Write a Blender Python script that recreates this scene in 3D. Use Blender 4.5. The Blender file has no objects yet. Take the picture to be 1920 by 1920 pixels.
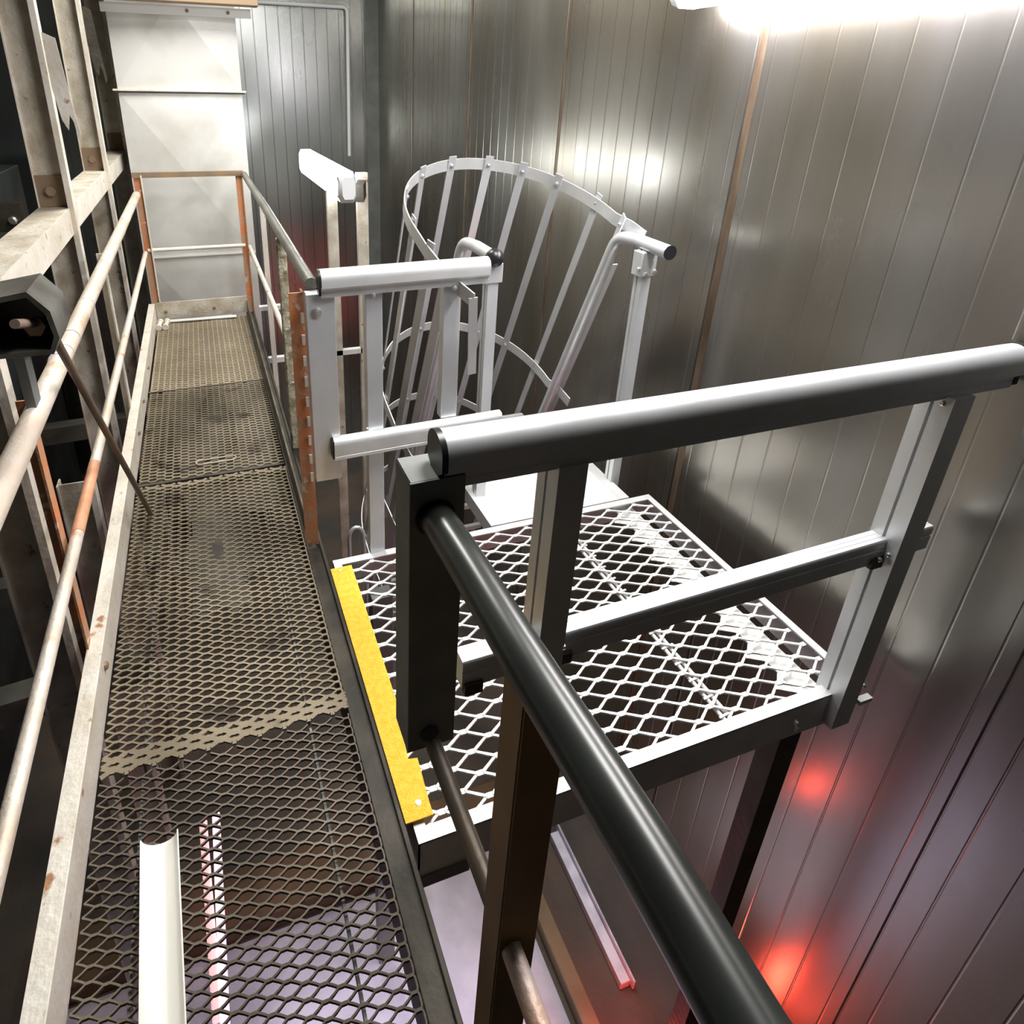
import bpy, bmesh, math, random
from mathutils import Vector, Matrix
random.seed(7)
S = bpy.context.scene
COL = S.collection
V = Vector

# ------------------------------------------------------------------ camera
R = [[0.94518, -0.32600, 0.01755], [-0.11138, -0.37260, -0.92129], [0.30700, 0.86884, -0.38850]]
r0 = V(R[0]).normalized(); r2 = V(R[2]); r2 = (r2 - r0 * r2.dot(r0)).normalized(); r1 = r2.cross(r0)
cd = bpy.data.cameras.new('camera'); cam = bpy.data.objects.new('camera', cd); COL.objects.link(cam)
M = Matrix.Identity(4)
for i in range(3):
    M[i][0] = r0[i]; M[i][1] = -r1[i]; M[i][2] = -r2[i]
M[2][3] = 1.6
cam.matrix_world = M
cd.sensor_width = 36; cd.sensor_fit = 'HORIZONTAL'; cd.lens = 1196.38 / 1920 * 36
cd.shift_x = (960 - 801.53) / 1920; cd.shift_y = -(960 - 672.53) / 1920
cd.clip_start = 0.02
S.camera = cam

# ------------------------------------------------------------------ world, exposure
w = bpy.data.worlds.new('world'); S.world = w; w.use_nodes = True
w.node_tree.nodes['Background'].inputs[0].default_value = (0.05, 0.05, 0.055, 1)
w.node_tree.nodes['Background'].inputs[1].default_value = 0.3
S.view_settings.view_transform = 'Standard'; S.view_settings.look = 'None'
S.view_settings.gamma = 1; S.view_settings.use_curve_mapping = False
S.view_settings.exposure = 0.35

def area(name, loc, rot, sx, sy, power, col, spread=180):
    l = bpy.data.lights.new(name, 'AREA'); l.shape = 'RECTANGLE'; l.size = sx; l.size_y = sy
    l.energy = power; l.color = col; l.spread = math.radians(spread)
    o = bpy.data.objects.new(name, l); COL.objects.link(o); o.location = loc; o.rotation_euler = rot
    return o
# added unseen fill lights: two overhead, one lavender above the lower slab
area('roof_fill_far', (0.25, 4.0, 3.2), (0, 0, 0), 0.5, 1.4, 95, (1, .97, .90))
area('roof_fill_platform', (1.0, 1.38, 2.75), (0, 0, 0), 0.45, 1.0, 54, (1, .975, .94))
area('lower_bay_fill', (0.42, 0.60, -1.05), (math.radians(10), math.radians(8), 0), 0.5, 0.3, 8, (.88, .80, 1), 78)

# ------------------------------------------------------------------ materials
def mat(name, base, rough=.5, metal=0., var=None, vs=6., vstr=.5, vmul=(1, 1, 1), bump=0., bs=60., emis=None, estr=0., rvar=0., var2=None, v2s=20., v2t=.6, bmul=(1, 1, 1)):
    m = bpy.data.materials.new(name); m.use_nodes = True; nt = m.node_tree; N = nt.nodes; L = nt.links
    b = N['Principled BSDF']
    b.inputs['Base Color'].default_value = (*base, 1); b.inputs['Roughness'].default_value = rough
    b.inputs['Metallic'].default_value = metal
    if emis:
        b.inputs['Emission Color'].default_value = (*emis, 1); b.inputs['Emission Strength'].default_value = estr
    tc = N.new('ShaderNodeTexCoord')
    def noise(scale, mul, detail=6):
        mp = N.new('ShaderNodeMapping'); mp.inputs['Scale'].default_value = mul
        L.new(tc.outputs['Object'], mp.inputs['Vector'])
        n = N.new('ShaderNodeTexNoise'); n.inputs['Scale'].default_value = scale; n.inputs['Detail'].default_value = detail
        L.new(mp.outputs['Vector'], n.inputs['Vector']); return n
    if var:
        n = noise(vs, vmul); r = N.new('ShaderNodeValToRGB')
        r.color_ramp.elements[0].position = .5 - vstr * .25; r.color_ramp.elements[1].position = .5 + vstr * .25
        r.color_ramp.elements[0].color = (*base, 1); r.color_ramp.elements[1].color = (*var, 1)
        L.new(n.outputs['Fac'], r.inputs['Fac']); out = r.outputs['Color']
        if var2:
            n2 = noise(v2s, vmul); r2_ = N.new('ShaderNodeValToRGB')
            r2_.color_ramp.elements[0].position = v2t; r2_.color_ramp.elements[1].position = v2t + .08
            r2_.color_ramp.elements[0].color = (0, 0, 0, 1); r2_.color_ramp.elements[1].color = (1, 1, 1, 1)
            L.new(n2.outputs['Fac'], r2_.inputs['Fac'])
            mx = N.new('ShaderNodeMix'); mx.data_type = 'RGBA'
            L.new(r2_.outputs['Color'], mx.inputs['Factor']); L.new(out, mx.inputs['A']); mx.inputs['B'].default_value = (*var2, 1)
            out = mx.outputs['Result']
        L.new(out, b.inputs['Base Color'])
    if rvar:
        n = noise(vs * .8, vmul); mr = N.new('ShaderNodeMapRange')
        mr.inputs['From Min'].default_value = .3; mr.inputs['From Max'].default_value = .7
        mr.inputs['To Min'].default_value = rough - rvar; mr.inputs['To Max'].default_value = rough + rvar
        L.new(n.outputs['Fac'], mr.inputs['Value']); L.new(mr.outputs['Result'], b.inputs['Roughness'])
    if bump:
        n = noise(bs, bmul, 1 if bs < 5 else 6); bp = N.new('ShaderNodeBump'); bp.inputs['Strength'].default_value = bump; bp.inputs['Distance'].default_value = .01
        L.new(n.outputs['Fac'], bp.inputs['Height']); L.new(bp.outputs['Normal'], b.inputs['Normal'])
    return m

WALLM = mat('brushed_sheet_steel', (.43, .425, .405), .28, .95, var=(.25, .22, .165), vs=1.6, vstr=.9, vmul=(1, 1.4, .35), rvar=.07, bump=.08, bs=2.2, bmul=(1, 1, .6))
STAIN = mat('rust_stained_joint', (.24, .18, .125), .5, .8, var=(.13, .09, .06), vs=20, vmul=(1, 1, .2))
BACKM = mat('grooved_sheet_steel', (.62, .64, .63), .25, 1, var=(.46, .48, .47), vs=1.8, vstr=.8, vmul=(1, 1, .3), rvar=.06, bump=.04, bs=2.2)
DARKW = mat('dark_panel', (.05, .06, .06), .5, .3, var=(.02, .02, .02), vs=3, bump=.2, bs=8)
ALU = mat('satin_aluminium', (.66, .68, .69), .38, .5, var=(.58, .60, .62), vs=8, vstr=.8, rvar=.06)
ALUW = mat('bright_aluminium', (.72, .73, .73), .42, .5, var=(.64, .66, .66), vs=10)
MESHW = mat('white_mill_aluminium_mesh', (.72, .73, .71), .45, .25)
GALV = mat('old_galvanised_steel', (.70, .66, .57), .55, .3, var=(.42, .36, .27), vs=9, vstr=.8, var2=(.25, .12, .05), v2s=25, v2t=.66, bump=.3, bs=60)
GALVL = mat('pale_galvanised_steel', (.80, .77, .70), .5, .25, var=(.62, .56, .46), vs=7, vstr=.9, var2=(.38, .20, .10), v2s=22, v2t=.64, bump=.25, bs=50)
RUST = mat('rusty_orange_steel', (.55, .20, .08), .7, .1, var=(.42, .26, .16), vs=12, var2=(.75, .68, .58), v2s=18, v2t=.62, bump=.3, bs=60)
MOSS = mat('weathered_mossy_steel', (.40, .38, .28), .7, .1, var=(.16, .14, .08), vs=30, var2=(.5, .55, .45), v2s=40, v2t=.6, bump=.5, bs=90)
PIPEL = mat('pitted_pale_tube', (.70, .66, .60), .5, .3, var=(.56, .46, .36), vs=5, vstr=.9, var2=(.50, .25, .12), v2s=7, v2t=.6, bump=.3, bs=90)
PIPER = mat('rust_patched_tube', (.62, .58, .54), .5, .3, var=(.52, .26, .14), vs=1.9, vstr=.35, bump=.3, bs=90)
BLACKT = mat('black_green_painted_tube', (.030, .034, .031), .30, .2, var=(.02, .022, .02), vs=6)
BROWNP = mat('brown_painted_steel', (.34, .19, .06), .6, .1, var=(.20, .11, .035), vs=3)
OLIVE = mat('olive_grey_galvanised', (.20, .21, .20), .55, .4, var=(.15, .16, .15), vs=6)
STRING = mat('dark_stringer_steel', (.028, .025, .018), .6, .3, var=(.07, .06, .045), vs=6, vstr=.6, bump=.3, bs=40)
GRATE = mat('dirty_expanded_metal', (.11, .088, .055), .55, .35, var=(.26, .22, .15), vs=2.6, vstr=.8, var2=(.06, .045, .03), v2s=5, v2t=.60)
YEL = mat('yellow_grit_nosing', (.96, .50, .03), .8, 0, var=(1, .60, .07), vs=60, bump=.6, bs=260)
RUBB = mat('black_rubber', (.012, .012, .014), .35, 0)
DUCT = mat('galvanised_duct_sheet', (.80, .80, .78), .42, .45, var=(.62, .61, .57), vs=2.5, rvar=.05)
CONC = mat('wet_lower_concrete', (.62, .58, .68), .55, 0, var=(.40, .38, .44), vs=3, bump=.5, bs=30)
BROWNB = mat('brown_lower_beam', (.16, .09, .045), .7, 0, var=(.10, .06, .03), vs=3)
LAMP = mat('lamp_diffuser_glow', (.9, .9, .9), .4, 0, emis=(1, .95, 1), estr=60)
LAMPF = mat('far_lamp_diffuser_glow', (.9, .9, .9), .4, 0, emis=(.97, 1, 1), estr=9)
PLAS = mat('white_lamp_plastic', (.82, .85, .87), .35, 0)
PINK = mat('pink_tube_glow', (.9, .6, .6), .4, 0, emis=(1, .36, .36), estr=1.1)
LAV = mat('lavender_tube_glow', (.9, .8, .9), .4, 0, emis=(.90, .62, .85), estr=1.0)
RED = mat('added_red_glow', (.9, .1, .05), .4, 0, emis=(1, .085, .05), estr=20)
WHITEP = mat('white_trough_plastic', (.86, .85, .79), .4, 0)
BLUEC = mat('blue_white_band', (.75, .80, .9), .5, 0)
BOLTM = mat('zinc_bolt', (.75, .75, .72), .3, .9)
BOLTD = mat('dull_rusty_bolt', (.28, .20, .13), .6, .4)
INK = mat('black_marker', (.05, .05, .05), .6)
PALES = mat('pale_steel_channel', (.68, .70, .82), .4, .3, var=(.48, .5, .62), vs=10, vmul=(1, 1, 1))

# ------------------------------------------------------------------ mesh builder
def frame_of(d):
    d = V(d).normalized(); up = V((0, 0, 1)) if abs(d.z) < .95 else V((0, 1, 0))
    a = d.cross(up).normalized(); b = a.cross(d).normalized(); return d, a, b
SPLIT = {'bolt', 'support_bar', 'rail_clamp', 'landing_edge', 'paint_flake', 'gusset', 'wire_tie', 'clip', 'rivet', 'wall_bracket'}
class MB:
    def __init__(s): s.v = []; s.f = []; s.sm = []
    def quad(s, *p, smooth=False):
        i = len(s.v); s.v += [tuple(q) for q in p]; s.f.append(tuple(range(i, i + len(p)))); s.sm.append(smooth)
    def box(s, x0, x1, y0, y1, z0, z1):
        x0, x1 = min(x0, x1), max(x0, x1); y0, y1 = min(y0, y1), max(y0, y1); z0, z1 = min(z0, z1), max(z0, z1)
        i = len(s.v)
        s.v += [(x, y, z) for z in (z0, z1) for y in (y0, y1) for x in (x0, x1)]
        for q in ((0, 2, 3, 1), (4, 5, 7, 6), (0, 1, 5, 4), (2, 6, 7, 3), (0, 4, 6, 2), (1, 3, 7, 5)):
            s.f.append(tuple(i + k for k in q)); s.sm.append(False)
        return s
    def bar(s, p, q, wa, wb, up=None):
        p = V(p); q = V(q); d, a, b = frame_of(q - p)
        if up is not None:
            b = V(up); b = (b - d * b.dot(d)).normalized(); a = d.cross(b)
        i = len(s.v)
        for c in (p, q):
            for sa, sb in ((-1, -1), (1, -1), (1, 1), (-1, 1)):
                s.v.append(tuple(c + a * (sa * wa / 2) + b * (sb * wb / 2)))
        for k in range(4):
            s.f.append((i + k, i + (k + 1) % 4, i + 4 + (k + 1) % 4, i + 4 + k)); s.sm.append(False)
        s.f.append((i + 3, i + 2, i + 1, i)); s.f.append((i + 4, i + 5, i + 6, i + 7)); s.sm += [False, False]
        return s
    def tube(s, pts, r, n=20, caps=True):
        pts = [V(p) for p in pts]; i0 = len(s.v); prev = None
        for k, p in enumerate(pts):
            d = (pts[min(k + 1, len(pts) - 1)] - pts[max(k - 1, 0)]).normalized()
            if prev is None:
                a = frame_of(d)[1]; b = d.cross(a)
            else:
                a = prev - d * prev.dot(d); a.normalize(); b = d.cross(a)
            prev = a
            rr = r[k] if isinstance(r, (list, tuple)) else r
            for j in range(n):
                t = 2 * math.pi * j / n; s.v.append(tuple(p + a * (math.cos(t) * rr) + b * (math.sin(t) * rr)))
        for k in range(len(pts) - 1):
            for j in range(n):
                s.f.append((i0 + k * n + j, i0 + k * n + (j + 1) % n, i0 + (k + 1) * n + (j + 1) % n, i0 + (k + 1) * n + j)); s.sm.append(True)
        if caps:
            s.f.append(tuple(i0 + j for j in range(n))[::-1]); s.sm.append(False)
            m = len(pts) - 1; s.f.append(tuple(i0 + m * n + j for j in range(n))); s.sm.append(False)
        return s
    def extrude(s, prof, p, q, A, B, smooth=True, caps=True):
        """closed profile [(a,b)] in axes A,B swept from p to q"""
        p = V(p); q = V(q); A = V(A); B = V(B); n = len(prof); i = len(s.v)
        for c in (p, q):
            for a, b in prof: s.v.append(tuple(c + A * a + B * b))
        for k in range(n):
            s.f.append((i + k, i + (k + 1) % n, i + n + (k + 1) % n, i + n + k)); s.sm.append(smooth)
        if caps:
            s.f.append(tuple(range(i, i + n))[::-1]); s.f.append(tuple(range(i + n, i + 2 * n))); s.sm += [False, False]
        return s
    def bolt(s, p, d, r=.008, h=.006):
        p = V(p); d = V(d).normalized(); return s.tube([p, p + d * h * .7, p + d * h], [r, r, r * .6], n=8)
    def pieces(s):
        par = list(range(len(s.v)))
        def find(a):
            while par[a] != a: par[a] = par[par[a]]; a = par[a]
            return a
        for f in s.f:
            for k in f[1:]: par[find(k)] = find(f[0])
        comp = {}
        for fi, f in enumerate(s.f): comp.setdefault(find(f[0]), []).append(fi)
        out = []
        for fs in comp.values():
            mb = MB(); mp = {}
            for fi in fs:
                nf = []
                for k in s.f[fi]:
                    if k not in mp: mp[k] = len(mb.v); mb.v.append(s.v[k])
                    nf.append(mp[k])
                mb.f.append(tuple(nf)); mb.sm.append(s.sm[fi])
            out.append(mb)
        return out
    def build(s, name, m, parent=None, bevel=0., autosmooth=True):
        if name in SPLIT and parent is not None:
            pc = s.pieces()
            if len(pc) > 1:
                return [q.build(name, m, parent, bevel, autosmooth) for q in pc][0]
        me = bpy.data.meshes.new(name); me.from_pydata(s.v, [], s.f); me.polygons.foreach_set('use_smooth', s.sm)
        bm = bmesh.new(); bm.from_mesh(me); bmesh.ops.recalc_face_normals(bm, faces=bm.faces)
        bm.to_mesh(me); bm.free(); me.update()
        if autosmooth:
            me.set_sharp_from_angle(angle=math.radians(38))
        me.materials.append(m)
        o = bpy.data.objects.new(name, me); COL.objects.link(o)
        if parent:
            o.parent = parent; o.matrix_parent_inverse = Matrix.Translation(-V(wloc(parent)))
        if bevel:
            md = o.modifiers.new('bevel', 'BEVEL'); md.width = bevel; md.segments = 2; md.limit_method = 'ANGLE'; md.angle_limit = math.radians(40)
        return o
def wloc(o):
    p = V((0, 0, 0))
    return p + o.location
def thing(name, label, cat, loc=(0, 0, 0), group=None):
    o = bpy.data.objects.new(name, None); o.empty_display_size = .05; COL.objects.link(o); o.location = loc
    o['label'] = label; o['category'] = cat
    if group: o['group'] = group
    return o
def tag(o, label, cat, group=None):
    o['label'] = label; o['category'] = cat
    if group: o['group'] = group
    return o
def struct(o): o['kind'] = 'structure'; return o

# ================================================================== the room
XW = 1.83; YB = 6.87; ZF = -2.5; ZC = 3.7; XL = -3.2; YN = -2.4
def groove_profile(a0, a1, pitch, off, gw, gd, seam_every=None, seam_off=0, sw=.008, sd=.006):
    """list of (a, depth) along a wall"""
    cuts = []
    k = math.ceil((a0 - off) / pitch)
    while off + k * pitch < a1:
        cuts.append((off + k * pitch, gw, gd)); k += 1
    if seam_every:
        k = math.ceil((a0 - seam_off) / seam_every)
        while seam_off + k * seam_every < a1:
            c = seam_off + k * seam_every
            cuts = [q for q in cuts if abs(q[0] - c) > .03]; cuts.append((c, sw, sd)); k += 1
    cuts.sort(); pr = [(a0, 0)]
    for c, w_, d_ in cuts:
        if c - w_ > pr[-1][0] + .001 and c + w_ < a1:
            pr += [(c - w_, 0), (c - w_ * .3, d_), (c + w_ * .3, d_), (c + w_, 0)]
    pr.append((a1, 0)); return pr
def wall_mesh(name, m, pr, fn, z0, z1, thick):
    mb = MB()
    for (a, da), (b, db) in zip(pr, pr[1:]):
        mb.quad(fn(a, da, z0), fn(b, db, z0), fn(b, db, z1), fn(a, da, z1))
    a0, a1 = pr[0][0], pr[-1][0]
    mb.quad(fn(a0, thick, z0), fn(a1, thick, z0), fn(a1, thick, z1), fn(a0, thick, z1))
    for a in (a0, a1): mb.quad(fn(a, 0, z0), fn(a, thick, z0), fn(a, thick, z1), fn(a, 0, z1))
    for z in (z0, z1): mb.quad(fn(a0, 0, z), fn(a1, 0, z), fn(a1, thick, z), fn(a0, thick, z))
    return struct(mb.build(name, m, autosmooth=False))
wr = wall_mesh('wall_right', WALLM, groove_profile(YN, YB, .1155, 1.017, .004, .0007, 1.27, 1.90, .005, .008),
          lambda a, d, z: (XW + d, a, z), ZF, ZC, .1)
wall_mesh('wall_back', BACKM, groove_profile(XL, XW, .1155, .753, .004, .004), lambda a, d, z: (a, YB + d, z), ZF, ZC, .1)
wall_mesh('wall_left', DARKW, groove_profile(YN, YB, .3, .1, .03, .03), lambda a, d, z: (XL - d, a, z), ZF, ZC, .1)
wall_mesh('wall_front', DARKW, groove_profile(XL, XW, .3, .1, .01, .01), lambda a, d, z: (a, YN - d, z), ZF, ZC, .1)
struct(MB().box(XL, XW, YN, YB, ZC, ZC + .1).build('ceiling', DARKW))
struct(MB().box(XL, XW, YN, YB, ZF - .1, ZF).build('floor', mat('dark_lower_floor', (.05, .045, .04), .6, 0, var=(.10, .07, .05), vs=2, bump=.3, bs=20)))
for i, (y, wd) in enumerate(((1.90, .034), (3.17, .020), (4.44, .030), (5.71, .03))):
    struct(MB().box(XW - .0015, XW + .002, y - .006 - wd, y - .007, ZF, ZC).build('trim_%d' % (i + 1), STAIN))
# corner post and folded flashing where the two walls meet
struct(MB().box(1.70, XW, YB - .05, YB, ZF, ZC).build('trim_5', OLIVE))

# concrete bench of the lower bay, lavender lit
bench = MB(); random.seed(3)
bench.box(-1.2, 1.22, 1.0, 2.05, ZF, ZF + .02)
tag(bench.build('concrete_slab', CONC), 'pale lavender lit concrete slab on the lower level, seen through the walkway mesh', 'slab')
tag(MB().box(-1.2, 1.5, 2.07, 2.35, ZF, ZF + .14).build('lower_cross_beam', BROWNB, bevel=.01), 'brown cross beam on the lower floor beyond the pale slab', 'beam')
tag(MB().box(1.25, 1.33, .0, 2.04, ZF, ZF + .10).build('brown_kerb', mat('olive_brown_kerb', (.26, .20, .12), .7, 0, var=(.2, .15, .09), vs=6), bevel=.006), 'olive brown kerb bar along the lower floor next to the pale slab', 'kerb')
t = MB()
t.bar((1.55, 1.27, ZF + .03), (1.56, 2.0, ZF + .03), .055, .05)
t.bar((1.585, 1.25, ZF + .045), (1.595, 2.02, ZF + .045), .012, .07)
tag(t.build('steel_channel', PALES, bevel=.004), 'pale bluish steel channel lying by the foot of the sheet wall', 'channel')

# ================================================================== old walkway gratings
def fine_mesh(y0, y1, P=.0655, q=.01325, w=.0045, h=.006, x0=-.405, x1=.225, bond=.010, rows_wide=()):
    """expanded metal: diamonds P wide (across the walkway), 2q long"""
    mb = MB(); n = int((x1 - x0) / P) + 1; j = 0; y = y0
    def nd(x, y):
        x = max(x0, min(x1, x))
        return (x, y, .0022 * math.sin(x * 17 + 1.3 * math.sin(y * 3.1)) + .003 * math.sin(y * 2.3))
    while y + q <= y1:
        off = (j % 2) * P / 2; ww = w
        for a, b in rows_wide:
            if a <= y <= b: ww = w * 2.6
        for i in range(-1, n + 1):
            cx = x0 + off + i * P
            if x0 < cx < x1: mb.bar(nd(cx - bond / 2, y), nd(cx + bond / 2, y), ww * 1.5, h, up=(0, 0, 1))
            for sg in (1, -1):
                xa, xb = cx + sg * bond / 2, cx + sg * (P / 2 - bond / 2)
                if max(xa, xb) <= x0 or min(xa, xb) >= x1: continue
                m_ = nd((xa + xb) / 2, y + q * (.42 if sg > 0 else .55))
                mb.bar(nd(xa, y), m_, ww, h, up=(0, 0, 1)); mb.bar(m_, nd(xb, y + q), ww, h, up=(0, 0, 1))
        y += q; j += 1
    return mb
gp = 'expanded metal grating panels of the old walkway'
GRATEN = mat('backlit_expanded_metal', (.055, .042, .030), .5, .4, var=(.15, .125, .09), vs=3, vstr=.7)  # grating metal painted darker, as the near panel is seen against light
GRATEF = mat('sandy_expanded_metal', (.26, .21, .14), .55, .35, var=(.40, .34, .24), vs=2.6, vstr=.8)
def grating(name_lab, y0, y1, extra=None, m=None, **k):
    t = thing('walkway_grating', name_lab, 'grating', (-.09, (y0 + y1) / 2, 0), gp)
    fine_mesh(y0, y1, **k).build('expanded_mesh', m or GRATE, t, autosmooth=False)
    e = MB()
    if extra: extra(e)
    if e.v: e.build('edge_strip', GRATE, t)
    b = MB()
    for x in (-.30, .12): b.bar((x, y0 + .01, -.022), (x, y1 - .01, -.022), .006, .03)
    b.build('support_bar', OLIVE, t)
    return t
grating('nearest brown expanded metal grating panel, with the white trough lying on it', .42, 1.25, m=GRATEN, w=.0036, h=.008)
grating('worn brown mesh grating panel beside the yellow nosing, its middle clogged with dirt', 1.26, 2.585, w=.0052, h=.006, rows_wide=((1.25, 1.30), (2.54, 2.6)))
grating('dark grey grating panel past the dark cross joint, with an oval hand slot', 2.61, 3.545, w=.0068, h=.005, bond=.022,
        extra=lambda e: (e.bar((-.40, 3.55, .006), (.225, 3.55, .006), .012, .005)))
grating('farthest light brown grating panel in front of the duct', 3.56, 4.80, m=GRATEF, w=.0078, h=.005, bond=.024)
# dark patches on the grating: dirt, and a shadow painted on the far panel
def patch(cx, cy, rx, ry, z, seed):
    random.seed(seed); mb = MB(); n = 28
    ring = [(cx + rx * (1 + random.uniform(-.25, .25)) * math.cos(2 * math.pi * k / n), cy + ry * (1 + random.uniform(-.2, .2)) * math.sin(2 * math.pi * k / n)) for k in range(n)]
    i = len(mb.v)
    mb.v += [(x, y, z) for x, y in ring] + [(cx, cy, z + .003)] + [(x, y, z - .003) for x, y in ring]
    for k in range(n):
        mb.f.append((k, (k + 1) % n, n)); mb.sm.append(True)
        mb.f.append((k, n + 1 + k, n + 1 + (k + 1) % n, (k + 1) % n)); mb.sm.append(True)
    mb.f.append(tuple(n + 1 + k for k in range(n))[::-1]); mb.sm.append(False)
    return mb
DIRT = mat('packed_grey_dirt', (.035, .030, .022), .8, 0, var=(.06, .05, .038), vs=14, bump=.5, bs=60)
SILT_SHADE = mat('silt_and_shade', (.025, .022, .018), .8, 0, var=(.045, .04, .032), vs=20, bump=.4, bs=90)
m1 = patch(-.08, 2.1, .13, .40, -.0045, 11)
d1 = m1.build('dirt_crust', DIRT); d1['kind'] = 'stuff'; tag(d1, 'packed dirt crust clogging the mesh of the worn middle grating', 'dirt')
m2 = patch(-.06, 3.05, .10, .42, -.0022, 12)
d2 = m2.build('dark_trail', SILT_SHADE); d2['kind'] = 'stuff'; tag(d2, 'dark trodden silt trail along the dark grey grating', 'dirt')
m3 = patch(-.05, 4.15, .04, .55, -.002, 13)
d3 = m3.build('dark_trail', SILT_SHADE); d3['kind'] = 'stuff'; tag(d3, 'narrow dark strip painted as shadow down the farthest light brown grating', 'dirt')
# hand slot bar
sl = MB(); pts = []
for k in range(25):
    a = 2 * math.pi * k / 24; pts.append((-.07 + (.07 if math.cos(a) > 0 else -.07) + .018 * math.cos(a), 2.705 + .018 * math.sin(a), .006))
sl.tube(pts, .0035, n=6, caps=False)
tag(sl.build('hand_slot', GALV), 'oval steel hand slot rim lying in the dark grey grating', 'handle')
# cross joint dark channel
tag(MB().box(-.41, .225, 2.588, 2.604, -.06, .001).build('cross_joist', STRING), 'thin black cross joist between the worn grating and the dark grey one', 'joist')
# right-hand stringer (dark channel)
st = MB(); st.box(.228, .286, .30, 4.85, -.16, .002); st.box(.276, .288, .3, 4.85, .002, .012)
tag(st.build('walkway_stringer', STRING, bevel=.002), 'near black steel stringer running along the right edge of the walkway', 'stringer')
# toe board beyond platform
tb = MB(); tb.box(.236, .244, 2.03, 4.83, .012, .10)
tag(tb.build('toe_board', mat('dark_toe_plate', (.07, .06, .045), .6, .3, var=(.16, .14, .10), vs=8), bevel=.001), 'dark toe board along the right side of the far walkway, behind the platform', 'toe board')

# ------------------------------------------------------------------ left railing of the walkway
lr = thing('walkway_railing', 'pale pitted tube railing with flat toe board along the left side of the walkway', 'railing', (-.41, 2.6, 0))
XLR = -.415
pts = [(XLR, y, .895 + .01 * (y - .4) / 4.4) for y in (.25, .9, 1.6, 2.4, 3.2, 4.0, 4.82)]
tt_ = MB().tube(pts, .026).build('top_tube', PIPEL, lr)
mt = MB().tube([(XLR, y, .475 + .03 * (y - .4) / 4.4) for y in (.2, 1, 2, 3, 4, 4.82)], .016).build('middle_tube', PIPEL, lr)
MB().tube([(XLR, 1.62, .475 + .03 * .305), (XLR, 1.98, .475 + .03 * .395)], .0166).build('rust_patch', mat('orange_rust_patch', (.62, .32, .19), .6, .1, var=(.50, .24, .12), vs=14), mt)['label'] = 'orange rusted stretch of the tube'
for y, rr in ((1.83, .0285), (1.9, .0275), (2.35, .0275), (2.9, .027), (3.3, .027), (3.6, .027), (2.02, .028)):
    MB().tube([(XLR, y, .899), (XLR, y + .006, .899)], rr).build('tube_ring', BLUEC if y == 1.83 else PIPEL, tt_)['label'] = 'blue white ring' if y == 1.83 else 'pale tube ring'
tbo = MB(); tbo.bar((-.412, .25, .055), (-.412, 4.86, .055), .008, .13); tbo.bar((-.43, .25, .118), (-.43, 4.86, .118), .040, .006)
tbo.build('toe_board', GALVL, lr)
bb = MB()
for y in (1.55, 2.95, 3.3, 3.75): bb.bolt((-.408, y, .075), (1, 0, 0), .012, .010)
bb.build('bolt', BOLTD, lr)
for y, m_ in ((.62, GALVL), (1.60, RUST), (3.15, GALVL)):
    p = MB(); p.bar((-.447, y, -.02), (-.447, y, .89), .006, .045, up=(0, 1, 0)); p.bar((-.462, y + .022, -.02), (-.462, y + .022, .89), .034, .006, up=(0, 1, 0))
    p.build('post', m_, lr)['label'] = 'rust orange post' if m_ == RUST else 'pale galvanised post'

# end frame across the walkway
ef = thing('end_rail_frame', 'rusty angle iron rail frame across the far end of the walkway', 'railing', (-.05, 4.87, 0))
MB().bar((-.43, 4.87, 1.03), (.30, 4.87, 1.03), .03, .035).build('top_rail', mat('dark_weathered_rail', (.22, .17, .12), .6, .3, var=(.35, .22, .12), vs=8), ef)
MB().tube([(-.40, 4.87, .512), (.27, 4.87, .512)], .014).build('middle_rail', GALVL, ef)
p = MB(); p.bar((-.40, 4.87, .0), (-.40, 4.87, 1.03), .045, .006); p.build('post', RUST, ef)
p = MB(); p.bar((-.372, 4.86, .0), (-.372, 4.86, 1.03), .008, .03); p.build('post_flange', GALVL, ef)
p = MB(); p.bar((.265, 4.87, .0), (.265, 4.87, 1.03), .04, .006); p.bar((.288, 4.86, 0), (.288, 4.86, 1.03), .006, .04); p.build('post', RUST, ef)
p = MB(); p.box(-.405, .245, 4.845, 4.852, .0, .13); p.build('toe_plate', GALV, ef, bevel=.001)
b = MB(); b.bolt((-.34, 4.845, .06), (0, -1, 0), .012, .01); b.bolt((.0, 4.845, .06), (0, -1, 0), .012, .01); b.build('bolt', BOLTD, ef)
tag(MB().bar((-.33, 4.76, .012), (.15, 4.74, .012), .045, .006).box(-.30, .12, 4.755, 4.76, .01, .02).build('white_flat_bar', MESHW), 'short white flat bar lying across the far end of the walkway', 'bar')
t = thing('pipe_coupling', 'pair of small pale pipe couplings lying in the far left corner of the walkway', 'coupling', (-.36, 4.66, .03))
for dx in (0, .045):
    c = MB(); c.tube([(-.385 + dx, 4.60, .025), (-.375 + dx, 4.70, .03)], .013); c.tube([(-.386 + dx, 4.59, .025), (-.384 + dx, 4.61, .026)], .021); c.tube([(-.377 + dx, 4.69, .03), (-.374 + dx, 4.71, .031)], .020)
    c.build('sleeve', GALVL, t)

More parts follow.
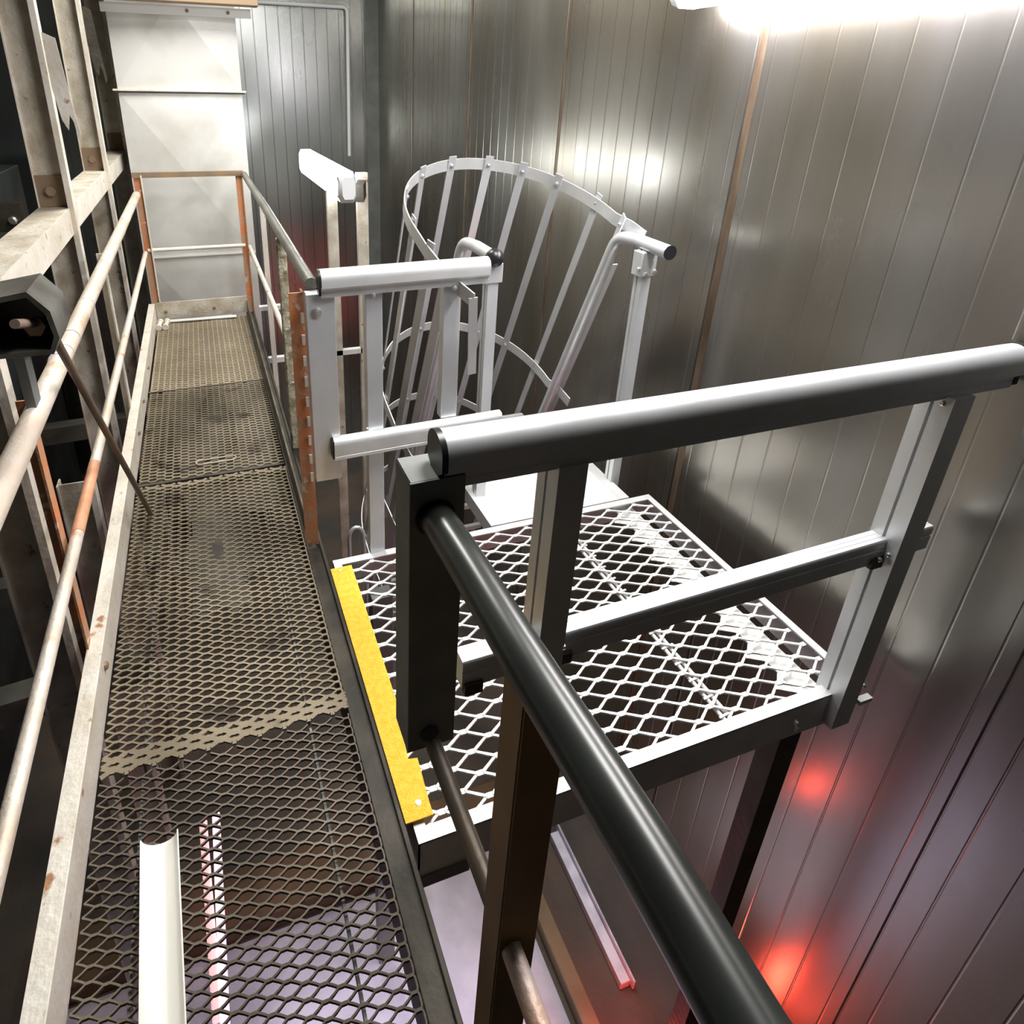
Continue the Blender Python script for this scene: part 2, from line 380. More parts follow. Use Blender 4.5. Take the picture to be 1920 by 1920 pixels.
# right railing of the far walkway
rr = thing('walkway_railing', 'weathered tube railing with mossy and rust orange posts on the right of the far walkway', 'railing', (.30, 3.3, 0))
MB().tube([(.305, 4.87, 1.02), (.303, 3.4, 1.03), (.293, 1.93, 1.035)], .021).build('top_tube', mat('dark_grey_tube', (.20, .20, .17), .35, .6, var=(.12, .12, .10), vs=5, bump=.2, bs=80), rr)
MB().tube([(.30, 4.87, .50), (.30, 2.80, .54)], .014).build('middle_tube', GALVL, rr)
p = MB(); p.bar((.295, 2.70, .013), (.292, 2.70, 1.02), .040, .035, up=(0, 1, 0)); p.build('post', MOSS, rr, bevel=.006)['label'] = 'mossy round-edged post'
p = MB(); p.bar((.248, 1.97, .02), (.248, 1.97, 1.0), .044, .008, up=(0, 1, 0)); p.bar((.270, 1.99, .013), (.270, 1.99, 1.0), .008, .045, up=(0, 1, 0)); p.build('post', RUST, rr)['label'] = 'rust orange angle post'
b = MB()
for k in range(9): b.box(.258, .268, 1.955, 1.962, .30 + k * .075, .335 + k * .075)
b.build('paint_flake', GALVL, rr)
MB().bar((.33, 3.9, -.3), (.33, 3.9, 1.0), .03, .03).build('post', GALVL, rr)

# near black railing
nr = thing('walkway_railing', 'thick black tube railing with brown post in the right foreground', 'railing', (.32, .5, 0))
pts = [(.318 + .0015 * math.sin(k * .5), .86 - .91 * k / 24, .925 + .030 * math.sin(math.pi * min(1, k / 16) / 2)) for k in range(25)]
MB().tube(pts, .0305, n=32).build('top_tube', BLACKT, nr)
MB().tube([(.318, .82, .39), (.318, .60, .395), (.318, .47, .40)], .0165).build('middle_tube', mat('scuffed_dark_tube', (.04, .042, .036), .4, .3, var=(.10, .075, .05), vs=5, vstr=.6, bump=.1, bs=70), nr)
MB().tube([(.318, .47, .40), (.318, .30, .39), (.318, .05, .38)], .0165).build('middle_tube', PIPER, nr)
p = MB(); p.bar((.328, .47, -1.2), (.328, .47, .93), .062, .006, up=(0, 1, 0)); p.bar((.298, .495, -1.2), (.298, .495, .93), .006, .05, up=(0, 1, 0)); p.build('post', BROWNP, nr)

# box adapter between black rail and aluminium rail
ad = thing('rail_adapter', 'grey sheet metal box adapter hanging between the black rail and the aluminium rail', 'bracket', (.32, .88, .36))
a = MB()
a.box(.272, .372, .845, .849, .35, 1.0); a.box(.272, .276, .849, .93, .35, 1.0); a.box(.368, .372, .849, .93, .35, 1.0); a.box(.272, .372, .849, .93, .996, 1.0)
a.build('channel_body', OLIVE, ad, bevel=.001)
MB().tube([(.318, .85, .925), (.318, .843, .925)], .036, n=28).build('weld_collar', BLACKT, ad)
MB().tube([(.318, .848, .392), (.318, .842, .392)], .02, n=20).build('weld_collar', BLACKT, ad)

# ================================================================== platform
pf = thing('access_platform', 'bright aluminium platform with open diamond mesh between walkway and sheet wall', 'platform', (1.0, 1.36, 0))
PX0, PX1, PY0, PY1 = .307, 1.69, .865, 1.872
f = MB()
f.box(PX0, PX1, PY0, PY0 + .004, -.125, 0); f.box(PX0, PX1, PY0, PY0 + .034, -.004, .001)
f.box(PX0, PX1, PY1 - .004, PY1, -.10, 0); f.box(PX0, PX1, PY1 - .030, PY1, -.004, .001)
f.box(PX0, PX0 + .004, PY0, PY1, -.10, 0); f.box(PX0, PX0 + .028, PY0, PY1, -.004, .0012)
f.box(PX1 - .004, PX1, PY0, PY1, -.10, 0); f.box(PX1 - .026, PX1, PY0, PY1, -.004, .0012)
f.build('frame', ALUW, pf)
d = MB(); P = .1270; Q = .0295; bond = .016
x0 = PX0 + .012; j = 0; y = PY0 + .025
while y < PY1 - .02:
    off = (j % 2) * P / 2; i = -1
    while x0 + off + i * P < PX1:
        cx = x0 + off + i * P
        if cx > PX0 + .01 and cx < PX1 - .03:
            d.bar((cx - bond / 2, y, -.007), (cx + bond / 2, y, -.007), .0135, .0045, up=(0, 0, 1))
        for sgn in (1, -1):
            a_ = (cx + sgn * bond / 2, y, -.006); b_ = (cx + sgn * (P / 2 - bond / 2), y + Q, -.009)
            if min(a_[0], b_[0]) > PX0 + .004 and max(a_[0], b_[0]) < PX1 - .004 and y + Q < PY1 - .01:
                m_ = ((a_[0] + b_[0]) / 2, y + Q * .5, -.0078)
                d.bar(a_, m_, .0075, .005, up=(0, 0, 1)); d.bar(m_, b_, .0066, .006, up=(0, 0, 1))
        i += 1
    y += Q; j += 1
d.build('diamond_mesh', MESHW, pf, autosmooth=False)
for dx in (-.010, .010):
    MB().tube([(1.24 + dx, PY0 + .005, -.022), (1.24 + dx, PY1 - .005, -.022)], .0065, n=12).build('support_rod', MESHW, pf)
cl = MB()
for k in range(15): cl.bar((1.215, PY0 + .05 + k * .063, -.014), (1.262, PY0 + .056 + k * .063, -.014), .006, .004)
cl.build('wire_tie', MESHW, pf)
MB().box(1.52, 1.60, PY0 + .004, PY1 - .004, -.045, -.040).build('inner_flange', MESHW, pf)
g = MB()
for k in range(8):
    y = PY0 + .06 + k * .12; g.quad((1.52, y, -.042), (1.47, y + .03, -.042), (1.52, y + .075, -.042)); g.quad((1.52, y, -.045), (1.47, y + .03, -.045), (1.52, y + .075, -.045))
g.build('gusset', MESHW, pf)
MB().box(1.43, 1.51, PY0 + .006, PY0 + .07, ZF, -.1).build('leg', STRING, pf, bevel=.003)
MB().box(.42, .50, 1.74, 1.80, ZF + .02, -.1).build('leg', OLIVE, pf, bevel=.003)
MB().box(.312, .44, PY0 - .003, PY0 + .10, -.17, -.125).build('corner_bracket', OLIVE, pf, bevel=.002)
b = MB()
for x, z in ((.432, -.055), (.445, -.095), (1.45, -.06), (1.46, -.09), (1.69, .0), (.60, -.012)): b.bolt((x, PY0, z), (0, -1, 0), .007, .012)
b.build('bolt', BOLTM, pf)
# wall brackets at the right near corner
b = MB(); b.box(1.69, 1.745, .89, .945, -.010, -.004); b.box(1.69, 1.74, .850, .868, -.075, -.06); b.build('wall_bracket', ALUW, pf)

ny = thing('yellow_nosing', 'bright yellow gritty nosing plate bridging walkway edge and platform', 'nosing', (.32, 1.36, .01))
pr = [(.289, .908), (.356, .908), (.365, 1.052), (.342, 1.056), (.346, 1.114), (.361, 1.19), (.364, 1.812), (.288, 1.812)]
m_ = MB(); i = 0; z0, z1 = .0125, .0165
m_.v = [(x, y, z0) for x, y in pr] + [(x, y, z1) for x, y in pr]; n = len(pr)
m_.f = [tuple(range(n))[::-1], tuple(range(n, 2 * n))] + [(k, (k + 1) % n, n + (k + 1) % n, n + k) for k in range(n)]; m_.sm = [False] * len(m_.f)
m_.build('plate', YEL, ny)
MB().box(.3565, .3585, .91, 1.05, .002, .013).build('down_turned_edge', YEL, ny)
b = MB(); b.bolt((.332, .945, z1), (0, 0, 1), .0075, .002); b.bolt((.322, 1.795, z1), (0, 0, 1), .005, .002); b.build('rivet', BOLTM, ny)

# ------------------------------------------------------------------ guardrails
def cap_profile(w, h, base):
    """rounded handrail section, a = depth, b = height, origin at top"""
    pts = []
    for k in range(17):
        a = math.pi * k / 16; pts.append((math.cos(a) * w / 2, -w / 2 + math.sin(a) * w / 2))
    pts += [(-w / 2, -h * .62), (-base / 2, -h * .74), (-base / 2, -h * .82), (-base / 2 + .002, -h * .83), (-base / 2, -h * .85), (-base / 2, -h), (base / 2, -h), (base / 2, -h * .74), (w / 2, -h * .62)]
    return pts
def mid_profile(w, h):
    return [(w / 2, 0), (w / 2 - .004, .0), (w * .18, 0), (w * .16, -.0015), (w * .14, 0), (-w * .14, 0), (-w * .16, -.0015), (-w * .18, 0), (-w / 2 + .003, 0), (-w / 2, -.004),
            (-w / 2, -h * .35), (-w / 2 + .0025, -h * .38), (-w / 2 + .0025, -h * .42), (-w / 2, -h * .45), (-w / 2, -h), (w / 2, -h)]
def post_bar(mb, x0, x1, y0, y1, z0, z1, slot='left'):
    """extruded slotted post"""
    pr = [(x0, y0), (x1, y0), (x1, y1), (x0, y1)]
    ym = (y0 + y1) / 2 + .004
    pr = [(x0, y0), (x1, y0), (x1, y1), (x0, y1), (x0, ym + .004), (x0 + .008, ym + .004), (x0 + .008, ym - .004), (x0, ym - .004)]
    mb.extrude(pr, (0, 0, z0), (0, 0, z1), (1, 0, 0), (0, 1, 0), smooth=False)
A, B = (0, 1, 0), (0, 0, 1)
gr = thing('guardrail', 'large silver aluminium guardrail along the near edge of the platform', 'guardrail', (1.0, .87, 0))
MB().extrude(cap_profile(.072, .105, .036), (.334, .872, 1.076), (1.795, .872, 1.068), A, B).build('top_rail', ALU, gr)
c = MB(); c.extrude([(a * 1.03, b_ + .001) for a, b_ in cap_profile(.073, .100, .04)], (.324, .872, 1.077), (.335, .872, 1.077), A, B); c.build('end_cap', RUBB, gr)
c = MB(); c.extrude([(a * 1.03, b_ + .001) for a, b_ in cap_profile(.073, .100, .04)], (1.795, .872, 1.069), (1.81, .872, 1.069), A, B); c.build('end_cap', RUBB, gr)
MB().extrude(mid_profile(.042, .072), (.395, .888, .533), (1.742, .888, .556), A, B, smooth=False).build('middle_rail', ALU, gr)
p = MB(); post_bar(p, .556, .617, .848, .922, -.11, .975); p.build('post', ALU, gr)
p = MB(); post_bar(p, 1.572, 1.640, .835, .915, -.11, .970); p.build('post', ALU, gr)
b = MB()
for p_ in ((1.565, .852, .955), (1.568, .85, .52), (1.556, .86, .50), (.62, .852, .52), (.552, .852, .52)): b.bolt(p_, (-1, 0, .1), .007, .008)
b.build('bolt', BOLTM, gr)
b = MB(); b.box(1.535, 1.573, .86, .885, .47, .50); b.box(.615, .65, .86, .885, .455, .485); b.box(.40, .44, .86, .885, .445, .475); b.build('rail_clamp', STRING, gr)

gg = thing('guardrail', 'short white aluminium guardrail with three posts at the far left of the platform', 'guardrail', (.6, 1.87, 0))
MB().extrude(cap_profile(.062, .086, .034), (.309, 1.868, 1.098), (.862, 1.868, 1.103), A, B).build('top_rail', ALUW, gg)
c = MB(); c.extrude([(a * 1.02, b_ + .001) for a, b_ in cap_profile(.062, .080, .034)], (.303, 1.868, 1.098), (.310, 1.868, 1.098), A, B); c.build('end_cap', RUBB, gg)
MB().extrude(cap_profile(.048, .076, .048), (.325, 1.85, .528), (.935, 1.85, .537), A, B).build('lower_rail', ALUW, gg)
MB().box(.319, .326, 1.83, 1.87, .455, .52).build('end_cap', RUBB, gg)
a = MB(); a.box(.264, .352, 1.862, 1.866, .357, 1.022); a.box(.264, .268, 1.866, 1.91, .357, 1.022); a.box(.264, .352, 1.866, 1.91, 1.018, 1.022)
a.build('mounting_plate', ALU, gg, bevel=.001)
MB().box(.449, .504, 1.865, 1.905, -.005, 1.015).build('post', ALU, gg, bevel=.002)
MB().box(.712, .772, 1.865, 1.905, .53, 1.015).build('post', ALU, gg, bevel=.002)
b = MB(); b.bolt((.295, 1.862, .965), (0, -1, 0), .016, .006); b.bolt((.468, 1.84, 1.012), (0, -1, 0), .008, .006); b.bolt((.738, 1.84, 1.014), (0, -1, 0), .008, .006); b.bolt((.442, 1.85, .54), (0, -1, .3), .006, .006)
b.build('bolt', BOLTM, gg)

# ================================================================== caged ladder
ld = thing('caged_ladder', 'sloping aluminium ladder with round safety cage going down behind the platform', 'ladder', (1.28, 2.1, 0))
DL = V((0.0, .394, -.919)).normalized(); U = V((0, .919, .394)).normalized()
XA, XB = .985, 1.600
def stringer(x, yend, zend, y1, z1):
    pts = [V((x, yend, zend)), V((x, yend + .18, zend + .004))]
    # bend
    c0 = V((x, yend + .21, zend + .002)); c1 = V((x, y1, z1))
    a0 = V((0, 1, 0)); k = 10
    p0 = V((x, yend + .24, zend)); p3 = p0 + V((0, .135, -.125))
    h = .09
    for i in range(k + 1):
        t = i / k
        q = (1 - t) ** 3 * p0 + 3 * (1 - t) ** 2 * t * (p0 + a0 * h) + 3 * (1 - t) * t * t * (p3 - DL * h) + t ** 3 * p3
        pts.append(q)
    L = (p3.z - (ZF + .02)) / .919
    pts.append(p3 + DL * (L * .5)); pts.append(p3 + DL * L)
    return pts, p3
sa, pa = stringer(XA, 2.06, 1.040, 0, 0); sb, pb = stringer(XB, 1.885, 1.065, 0, 0)
MB().tube(sa, .024, n=24).build('stringer', ALU, ld)
MB().tube(sb, .026, n=24).build('stringer', ALU, ld)
MB().tube([(XB, 1.883, 1.065), (XB, 1.886, 1.065)], .0275, n=24).build('end_cap', RUBB, ld)
bc = MB(); bc.tube([(XA, 2.075 - .035 * math.cos(a), 1.040) for a in [k * math.pi / 2 / 6 for k in range(7)]], [max(.004, .034 * math.sin(k * math.pi / 2 / 6)) for k in range(7)]); bc.tube([(XA, 2.07, 1.04), (XA, 2.085, 1.04)], .034)
bc.build('end_cap', RUBB, ld)
# flat side rail next to the right stringer
q0 = V((XB + .045, pb.y + .02, pb.z - .02)); MB().bar(q0, q0 + DL * 1.6, .045, .006, up=(0, 1, 0)).build('side_rail', ALU, ld)
for k in range(9):
    p_ = V((XA, pa.y, pa.z)) + DL * (1.12 + k * .30)
    q_ = V((XB, p_.y, p_.z))
    if p_.z > ZF + .15: MB().bar(p_, q_, .03, .03).build('rung', ALU, ld)
# stanchions
for x, y in ((XB, 2.02), (XA, 2.10)):
    s_ = MB(); post_bar(s_, x - .020, x + .022, y - .024, y + .024, -.06, 1.045 if x > 1.3 else 1.02); s_.build('stanchion', ALU, ld)
    s_ = MB(); s_.box(x - .034, x + .036, y - .03, y + .03, .945, 1.042 if x > 1.3 else 1.02); s_.build('stanchion_clamp', ALU, ld, bevel=.004)
b = MB(); b.bolt((XB - .01, 1.99, .955), (0, -1, 0), .009, .008); b.bolt((XB + .03, 1.99, .965), (0, -1, 0), .009, .008); b.bolt((XB - .034, 2.0, .975), (-1, 0, 0), .009, .01); b.build('bolt', BOLTM, ld)
# landing plate
l_ = MB(); l_.box(.99, 1.545, 1.880, 2.24, -.012, .0)
for k in range(3): l_.box(1.0, 1.54, 1.94 + k * .10, 1.943 + k * .10, 0, .0012)
l_.build('landing_plate', MESHW, ld)
l_ = MB(); l_.box(1.545, 1.592, 1.876, 2.26, -.06, .004); l_.box(.945, .988, 1.876, 2.26, -.06, .004); l_.build('landing_edge', ALUW, ld)
# hoops
UH = V((0, math.cos(math.radians(17)), math.sin(math.radians(17)))); NH = V((0, -UH.z, UH.y)); HP = V((0, 2.1, 1.08))
HX, HS, HRX, HRS = 1.16, .15, .44, .58
def outline(ang, inset=0.):
    return (HX + (HRX - inset) * math.cos(ang), HS + (HRS - inset) * math.sin(ang))
def hp(x, s_, t_): return HP + V((x, 0, 0)) + UH * s_ + DL * t_
def hoop(t_, left_end=-.30):
    path = [(HX + HRX + .040, -.01), (HX + HRX + .030, .08)] + [outline(math.pi * k / 40) for k in range(41)] + [(HX - HRX + .002, 0), (HX - HRX + .02, left_end + .10), (HX - HRX + .06, left_end - .03)] + ([(HX - HRX + .12, left_end - .04), (XA - .03, left_end - .03)] if t_ > .1 else [])
    mb = MB(); th = .005; wd = .052; n = len(path)
    for k, (x, s_) in enumerate(path):
        a = V(path[max(k - 1, 0)]); b = V(path[min(k + 1, n - 1)]); d = (b - a).normalized(); nx, ns = -d.y * th, d.x * th
        o = hp(x, s_, t_); i_ = hp(x + nx, s_ + ns, t_)
        mb.v += [tuple(o + NH * wd / 2), tuple(o - NH * wd / 2), tuple(i_ - NH * wd / 2), tuple(i_ + NH * wd / 2)]
    for k in range(n - 1):
        for q in range(4):
            mb.f.append((4 * k + q, 4 * k + (q + 1) % 4, 4 * k + 4 + (q + 1) % 4, 4 * k + 4 + q)); mb.sm.append(q in (0, 2))
    mb.f.append((0, 1, 2, 3)); mb.f.append(tuple(4 * (n - 1) + q for q in (3, 2, 1, 0))); mb.sm += [False, False]
    return mb
for t_ in (0, 1.0, 1.6, 2.3): hoop(t_).build('hoop', ALUW, ld)
strips = [(1.595, .10), (1.592, .29)] + [outline(math.radians(a_), .010) for a_ in (37, 57, 77, 101, 126, 152)] + [(.731, .17), (.735, -.02), (.75, -.16)]
for x, s_ in strips:
    c = V((HX, .22)); rd = (V((x, s_)) - c).normalized()
    rad = (V((rd.x, 0, 0)) + UH * rd.y).normalized()
    c0 = hp(x, s_, -.045); c1 = hp(x, s_, 3.0)
    cs = MB().bar(c0, c1, .036, .005, up=rad).build('cage_strip', ALU, ld)
    for t_ in (0, 1.0, 1.6): MB().bolt(hp(x, s_, t_) - rad * .002, -rad, .0085, .009).build('bolt', BOLTM, cs)
hq = hp(HX - HRX + .06, -.33, 0); MB().bar(hq + V((0, 0, .01)), hq + V((.03, .05, -.28)), .030, .005, up=(0, 1, 0)).build('hoop_strap', ALU, ld)

# small loop of bent tube behind the platform corner
lp = [(.415, 2.1, -.5), (.417, 2.1, -.2)] + [(.447 - .030 * math.cos(a), 2.1, -.10 + .05 * math.sin(a)) for a in [math.pi * k / 8 for k in range(9)]] + [(.485, 2.1, -.3), (.49, 2.1, -.5)]
tag(MB().tube(lp, .008, n=10).build('tube_loop', ALU), 'small bent tube loop rising behind the far left platform corner', 'tube loop')

# ================================================================== far frame with lamp
fr = thing('lamp_stand', 'dull steel frame of two posts and cross bar carrying the far lamp', 'frame', (.85, 4.0, ZF))
MB().bar((.762, 4.0, ZF), (.762, 4.0, 1.05), .065, .04, up=(0, 1, 0)).build('post', GALV, fr)
MB().bar((.955, 4.0, ZF), (.955, 4.0, 1.12), .07, .04, up=(0, 1, 0)).build('post', GALV, fr)
MB().box(.30, .93, 3.98, 4.02, -.08, -.045).build('cross_bar', MESHW, fr)
MB().box(.27, .42, 3.98, 4.02, .285, .312).build('cross_bar', MESHW, fr)
MB().bar((.88, 3.75, 1.03), (.95, 3.97, 1.03), .05, .10).build('lamp_bracket', STRING, fr)
def lamp(label, x, y0, y1, z0, z1, m, wd=.07, face=-1):
    t = thing('strip_lamp', label, 'lamp', (x, (y0 + y1) / 2, z0))
    h = z1 - z0; ch = .04
    def ring(y, s): # octagonal-ish end
        return [(x + wd * sx * s, y, (z0 + z1) / 2 + h / 2 * sz * s) for sx, sz in ((-.35, 1), (.35, 1), (.5, .6), (.5, -.6), (.35, -1), (-.35, -1), (-.5, -.6), (-.5, .6))]
    mb = MB(); rs = [ring(y0 + .02, 1), ring(y1 - .02, 1)]
    mb.v = rs[0] + rs[1]; mb.f = [(k, (k + 1) % 8, 8 + (k + 1) % 8, 8 + k) for k in range(8)] + [tuple(range(8))[::-1], tuple(range(8, 16))]; mb.sm = [False] * 10
    mb.build('diffuser', m, t)
    for ya, yb, s0, s1 in ((y0 - .035, y0 + .018, .72, 1.04), (y1 + .035, y1 - .018, .72, 1.04)):
        mb = MB(); mb.v = ring(ya, s0) + ring(yb, s1); mb.f = [(k, (k + 1) % 8, 8 + (k + 1) % 8, 8 + k) for k in range(8)] + [tuple(range(8))[::-1], tuple(range(8, 16))]; mb.sm = [False] * 10
        mb.build('end_cap', PLAS, t)
    mb = MB()
    for dz in (-.3, .3): mb.box(x - wd * .53, x - wd * .5, y0 - .002, y0 + .035, (z0 + z1) / 2 + dz * h - .005, (z0 + z1) / 2 + dz * h + .005)
    mb.build('clip', OLIVE, t)
    return t
lamp('glowing white strip lamp hanging on the far frame in front of the back wall', .77, 3.56, 5.0, 1.01, 1.175, LAMPF, wd=.10)
lamp('glowing white strip lamp high on the right sheet wall, cut by the photo top', 1.72, .95, 2.17, 1.885, 1.985, LAMP, wd=.10)
b = MB(); b.box(1.77, XW, 1.3, 1.36, 1.90, 1.97); b.box(1.77, XW, 1.9, 1.96, 1.90, 1.97)
tag(b.build('lamp_mount', PLAS), 'white mounts holding the high strip lamp off the right wall', 'bracket')

# conduit on the back wall
cw = MB(); zc = 2.315
cw.tube([(.50, 6.82, zc), (1.49, 6.82, zc), (1.52, 6.82, zc - .02), (1.525, 6.82, zc - .06), (1.505, 6.82, .95)], .018, n=12)
tag(cw.build('conduit', PLAS), 'white conduit running along the top of the back wall and down', 'conduit')

# ================================================================== duct
du = thing('sheet_duct', 'large pale galvanised duct with cross-broken panels at the end of the walkway', 'duct', (-.05, 5.4, 0))
DX0, DX1, DY = -.475, .375, 5.36
MB().box(DX0 + .012, DX1 - .012, DY + .02, 6.3, ZF + .3, 3.0).build('duct_body', DUCT, du)
for z0, z1 in ((-.85, .335), (.35, 1.545), (1.565, 2.75)):
    mb = MB(); cx = (DX0 + DX1) / 2; cz = (z0 + z1) / 2; c = (cx, DY - .028, cz)
    q = [(DX0, DY, z0), (DX1, DY, z0), (DX1, DY, z1), (DX0, DY, z1)]
    for k in range(4): mb.quad(q[k], q[(k + 1) % 4], c)
    qb = [(x, DY + .02, z) for x, y, z in q]
    for k in range(4): mb.quad(q[k], q[(k + 1) % 4], qb[(k + 1) % 4], qb[k])
    mb.quad(*qb)
    mb.build('panel', DUCT, du, autosmooth=False)
f = MB(); f.box(DX0 - .03, DX1 + .03, DY - .03, DY + .01, 1.555, 1.567); f.box(DX0 - .02, DX1 + .02, DY - .012, DY, 1.545, 1.556)
f.build('flange', GALVL, du)
f = MB(); f.box(DX0 - .02, DX1 + .02, DY - .022, DY, 1.5425, 1.550); f.build('flange_gap', STRING, du)
MB().box(DX0, DX1, DY - .014, DY, .338, .348).build('flange', MESHW, du)
MB().box(DX0 - .02, DX1 + .10, DY - .12, DY - .112, 2.04, 2.10).build('head_angle', MESHW, du)
b = MB(); b.bolt((.32, DY - .12, 2.07), (0, -1, 0), .012, .01); b.bolt((.05, DY - .12, 2.07), (0, -1, 0), .012, .01); b.build('bolt', BOLTD, du)
tag(MB().box(-.7, .52, DY - .25, DY - .13, 2.11, 2.26).build('cross_beam', mat('tan_beam', (.25, .18, .11), .6, .1), bevel=.004), 'tan steel cross beam above the duct at the top of the photo', 'beam')

# ================================================================== steel frame on the left
bm_ = thing('long_beam', 'pale galvanised channel beam running along the left side above the handrail', 'beam', (-.58, 3.5, 1.05))
MB().box(-.541, -.535, 1.2, 6.3, 1.0, 1.108).build('web', GALVL, bm_)
MB().box(-.66, -.541, 1.2, 6.3, 1.102, 1.108).build('flange', GALV, bm_)
MB().box(-.66, -.541, 1.2, 6.3, 1.0, 1.006).build('flange', GALV, bm_)
def column(label, y, top=True, z0=ZF, z1=ZC - .2, gr='channel columns of the left steel frame'):
    t = thing('steel_column', label, 'column', (-.58, y, z0), gr)
    mb = MB(); mb.box(-.655, -.524, y, y + .006, z0, z1); mb.build('web', GALV, t)
    mb = MB(); mb.box(-.541, -.519, y - .055, y, z0, z1); mb.box(-.660, -.654, y - .01, y + .05, z0, z1); mb.build('flange', GALVL, t)  # front flange paler than the web: its lit side is put into the colour
    if top:
        MB().box(-.655, -.545, y - .008, y, 1.11, 1.24).build('splice_plate', BOLTD, t)
        b = MB(); b.tube([(-.60, y - .008, 1.175), (-.60, y - .022, 1.175)], .022, n=6); b.build('bolt', BOLTD, t)
    return t
column('nearest galvanised column, left of the near handrail', 1.77)
c2 = column('second galvanised column, tan web with a bolted plate on the long beam', 3.15)
c3 = column('third galvanised column, dark web, next before the duct', 4.50)
sc = MB(); random.seed(5); z = .50
for k in range(6):
    x = -.56 + random.uniform(-.006, .006); pts = [(x + random.uniform(-.018, .018), 4.498, z + random.uniform(-.012, .012)) for _ in range(5)]
    sc.tube(pts, .0018, n=5); z -= .036
sc.build('handwriting', INK, c3)
column('farthest galvanised column, standing beside the duct', 5.90)
column('short dark lower column between the first and second tall ones', 2.45, top=False, z1=.15)
# torn sealant / old bracket scraps on columns
for y, z, lab in ((3.10, 1.50, 'ragged torn plate scrap hanging between the second and third column'), (4.45, 1.72, 'dark torn cloth scrap stuck on the third column')):
    mb = MB(); pr = [(-.515, z + .28), (-.47, z + .26), (-.455, z + .05), (-.44, z - .10), (-.452, z - .12), (-.458, z - .05), (-.47, z - .02), (-.482, z - .08), (-.50, z - .04), (-.515, z + .08)]
    n = len(pr); mb.v = [(x, y, zz) for x, zz in pr] + [(x, y + .004, zz) for x, zz in pr]
    mb.f = [tuple(range(n)), tuple(range(n, 2 * n))[::-1]] + [(k, (k + 1) % n, n + (k + 1) % n, n + k) for k in range(n)]; mb.sm = [False] * len(mb.f)
    tag(mb.build('torn_plate', GALVL if y < 4 else STRING), lab, 'scrap')
# machinery behind the frame
mc = thing('dark_machine', 'dark machine housing with a row of bolt heads behind the left columns', 'machine', (-2.2, 4.0, ZF))
MB().box(-2.9, -1.5, 2.6, 6.5, ZF, .15).build('housing', DARKW, mc, bevel=.02)
MB().box(-2.9, -1.45, 5.3, 6.5, .15, .95).build('upper_housing', mat('teal_grey_panel', (.16, .19, .19), .4, .5, var=(.10, .12, .12), vs=3), mc, bevel=.01)
MB().box(-2.8, -1.2, 5.22, 5.30, .62, .82).build('bolt_flange', STRING, mc)
b = MB()
for k in range(12): b.bolt((-2.7 + k * .13, 5.22, .70), (0, -1, 0), .03, .03)
b.build('bolt', BOLTM, mc)
for k, (y, z) in enumerate(((2.2, -.7), (3.2, -.9), (4.4, -.6))):
    tag(MB().bar((-1.42, y, z), (-.45, y + .15, z - .05), .10, .12).build('lower_cross_beam', mat('dull_beam_%d' % k, (.12, .11, .09), .6, .3, var=(.06, .06, .05), vs=5)),
        ('nearest', 'middle', 'farthest')[k] + ' of the dull cross beams in the dark below the left handrail', 'beam')

# hook bracket with pin, and the hanging rod
hk = thing('channel_bracket', 'open dark channel stub with a pin inside, fixed over the near left handrail', 'bracket', (-.40, 1.5, .92))
h = MB(); a0 = [(-.49, 1.185), (-.36, 1.205), (-.325, 1.16), (-.318, 1.10), (-.335, 1.065), (-.49, 1.065)]
a1 = [(-.482, 1.175), (-.362, 1.193), (-.335, 1.155), (-.328, 1.104), (-.34, 1.075), (-.482, 1.075)]
n = 6
for yy in (1.45, 1.60): h.v += [(x, yy, z) for x, z in a0] + [(x, yy, z) for x, z in a1]
for k in range(n):
    k2 = (k + 1) % n
    h.f += [(k, k2, 12 + k2, 12 + k), (6 + k, 6 + k2, 18 + k2, 18 + k), (k, k2, 6 + k2, 6 + k)]; h.sm += [False] * 3
h.f.append((12, 13, 14, 15, 16, 17)); h.sm.append(False)
h.build('shell', mat('dark_grey_green_steel', (.13, .13, .11), .5, .4, var=(.07, .06, .05), vs=12), hk)
MB().tube([(-.38, 1.40, 1.155), (-.37, 1.52, 1.115)], .010, n=12).build('pin', mat('brown_pin', (.28, .20, .16), .5, .3), hk)
MB().tube([(-.372, 1.50, 1.112), (-.368, 1.55, 1.10)], .022, n=6).build('nut', BOLTD, hk)
MB().box(-.425, -.405, 1.50, 1.55, .92, 1.066).build('foot', OLIVE, hk)
tag(MB().tube([(-.345, 1.53, 1.072), (-.342, 1.95, .545), (-.335, 2.36, .012)], .0095, n=12).build('hanging_rod', mat('rusty_dark_rod', (.16, .10, .06), .6, .2, var=(.10, .08, .06), vs=14)),
    'thin rusty rod hanging from the channel bracket down to the grating', 'rod')

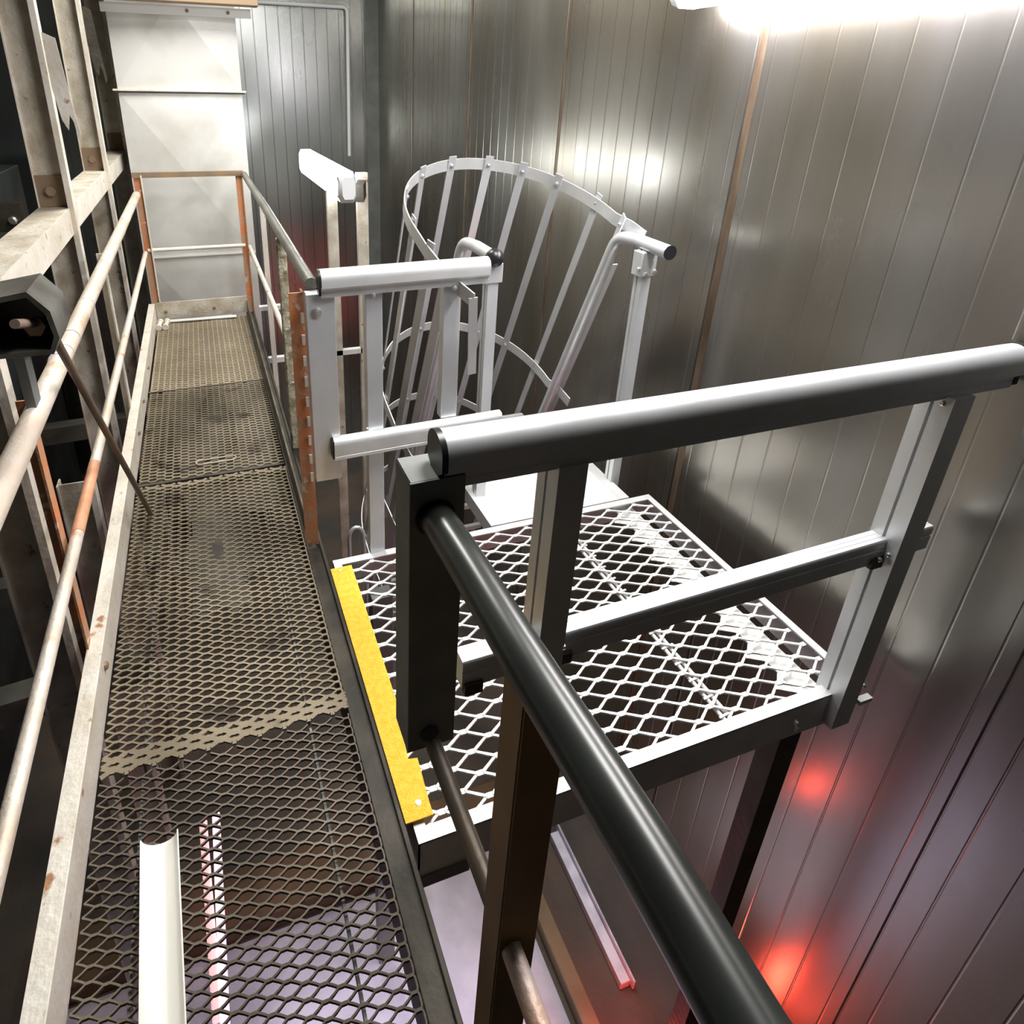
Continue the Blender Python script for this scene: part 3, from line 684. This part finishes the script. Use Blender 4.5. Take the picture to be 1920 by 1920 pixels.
# white trough on the grating
tr = MB(); n = 14; pr = []
for k in range(n + 1):
    a = math.pi + math.pi * k / n; pr.append((math.cos(a), math.sin(a)))
def tro(y, s): 
    z = .045
    xc = -.249 + .016 * (y - 1.04) / (-.3)
    return [(xc + px_ * .040 * s, y, z + pz_ * .034 * s) for px_, pz_ in pr]
ys = (1.045, .9, .7, .5, .35); i0 = 0
for y in ys: tr.v += tro(y, 1.0) + tro(y, .93)
m2_ = 2 * (n + 1)
for r_ in range(len(ys) - 1):
    for k in range(n):
        o = r_ * m2_
        tr.f.append((o + k, o + k + 1, o + m2_ + k + 1, o + m2_ + k)); tr.f.append((o + n + 1 + k, o + n + 2 + k, o + m2_ + n + 2 + k, o + m2_ + n + 1 + k)); tr.sm += [True, True]
    for e in (0, n): tr.f.append((o + e, o + n + 1 + e, o + m2_ + n + 1 + e, o + m2_ + e)); tr.sm.append(False)
for o in (0, (len(ys) - 1) * m2_):
    for k in range(n): tr.f.append((o + k, o + k + 1, o + n + 2 + k, o + n + 1 + k)); tr.sm.append(False)
tag(tr.build('half_pipe_trough', WHITEP), 'cream white half round trough lying on the near grating', 'trough')

# glowing strips of the lower level, and a red lamp added to redden the wall
def under(lab, p, q, r, m): tag(MB().tube([p, q], r, n=10).build('glow_tube', m), lab, 'lamp')
under('pink glowing tube lamp below the near walkway, left of the pair', (-.355, 2.38, -1.95), (-.315, 1.55, -1.95), .020, PINK)
under('lilac glowing tube lamp below the near walkway, right of the pair', (-.29, 2.40, -1.95), (-.285, 1.40, -1.95), .020, LAV)
for k, (p, r, lab) in enumerate((((1.42, .955, -2.28), .095, 'added red lamp by the foot of the sheet wall, putting a red glow on it'),)):
    t = thing('added_red_lamp', lab, 'lamp', p)
    mb = MB(); mb.tube([(p[0], p[1], p[2] + r * math.sin(a)) for a in [-.8 + k_ * .3 for k_ in range(8)]], [r * math.cos(-.8 + k_ * .3) for k_ in range(8)], n=18); mb.build('bulb', RED, t)
    MB().tube([(p[0], p[1], ZF + .02), (p[0], p[1], p[2] - r * .6)], r * .5, n=14).build('socket', STRING, t)

# small red lamp on a cord, added for the upper red spot on the wall
hp_ = (1.365, 1.20, -1.2)
t = thing('added_red_lamp', 'small added red lamp hanging on a cord below the platform, hidden behind the black rail', 'lamp', hp_)
mb = MB(); mb.tube([(hp_[0], hp_[1], hp_[2] + .04 * math.sin(a)) for a in [-1.3 + k_ * .32 for k_ in range(8)]], [.04 * math.cos(-1.3 + k_ * .32) for k_ in range(8)], n=16); mb.build('bulb', RED, t)
MB().tube([(hp_[0], hp_[1], hp_[2] + .03), (hp_[0], hp_[1], hp_[2] + .09)], .018, n=12).build('socket', STRING, t)
MB().tube([(hp_[0], hp_[1], hp_[2] + .09), (hp_[0], hp_[1], -.012)], .003, n=6).build('cord', STRING, t)
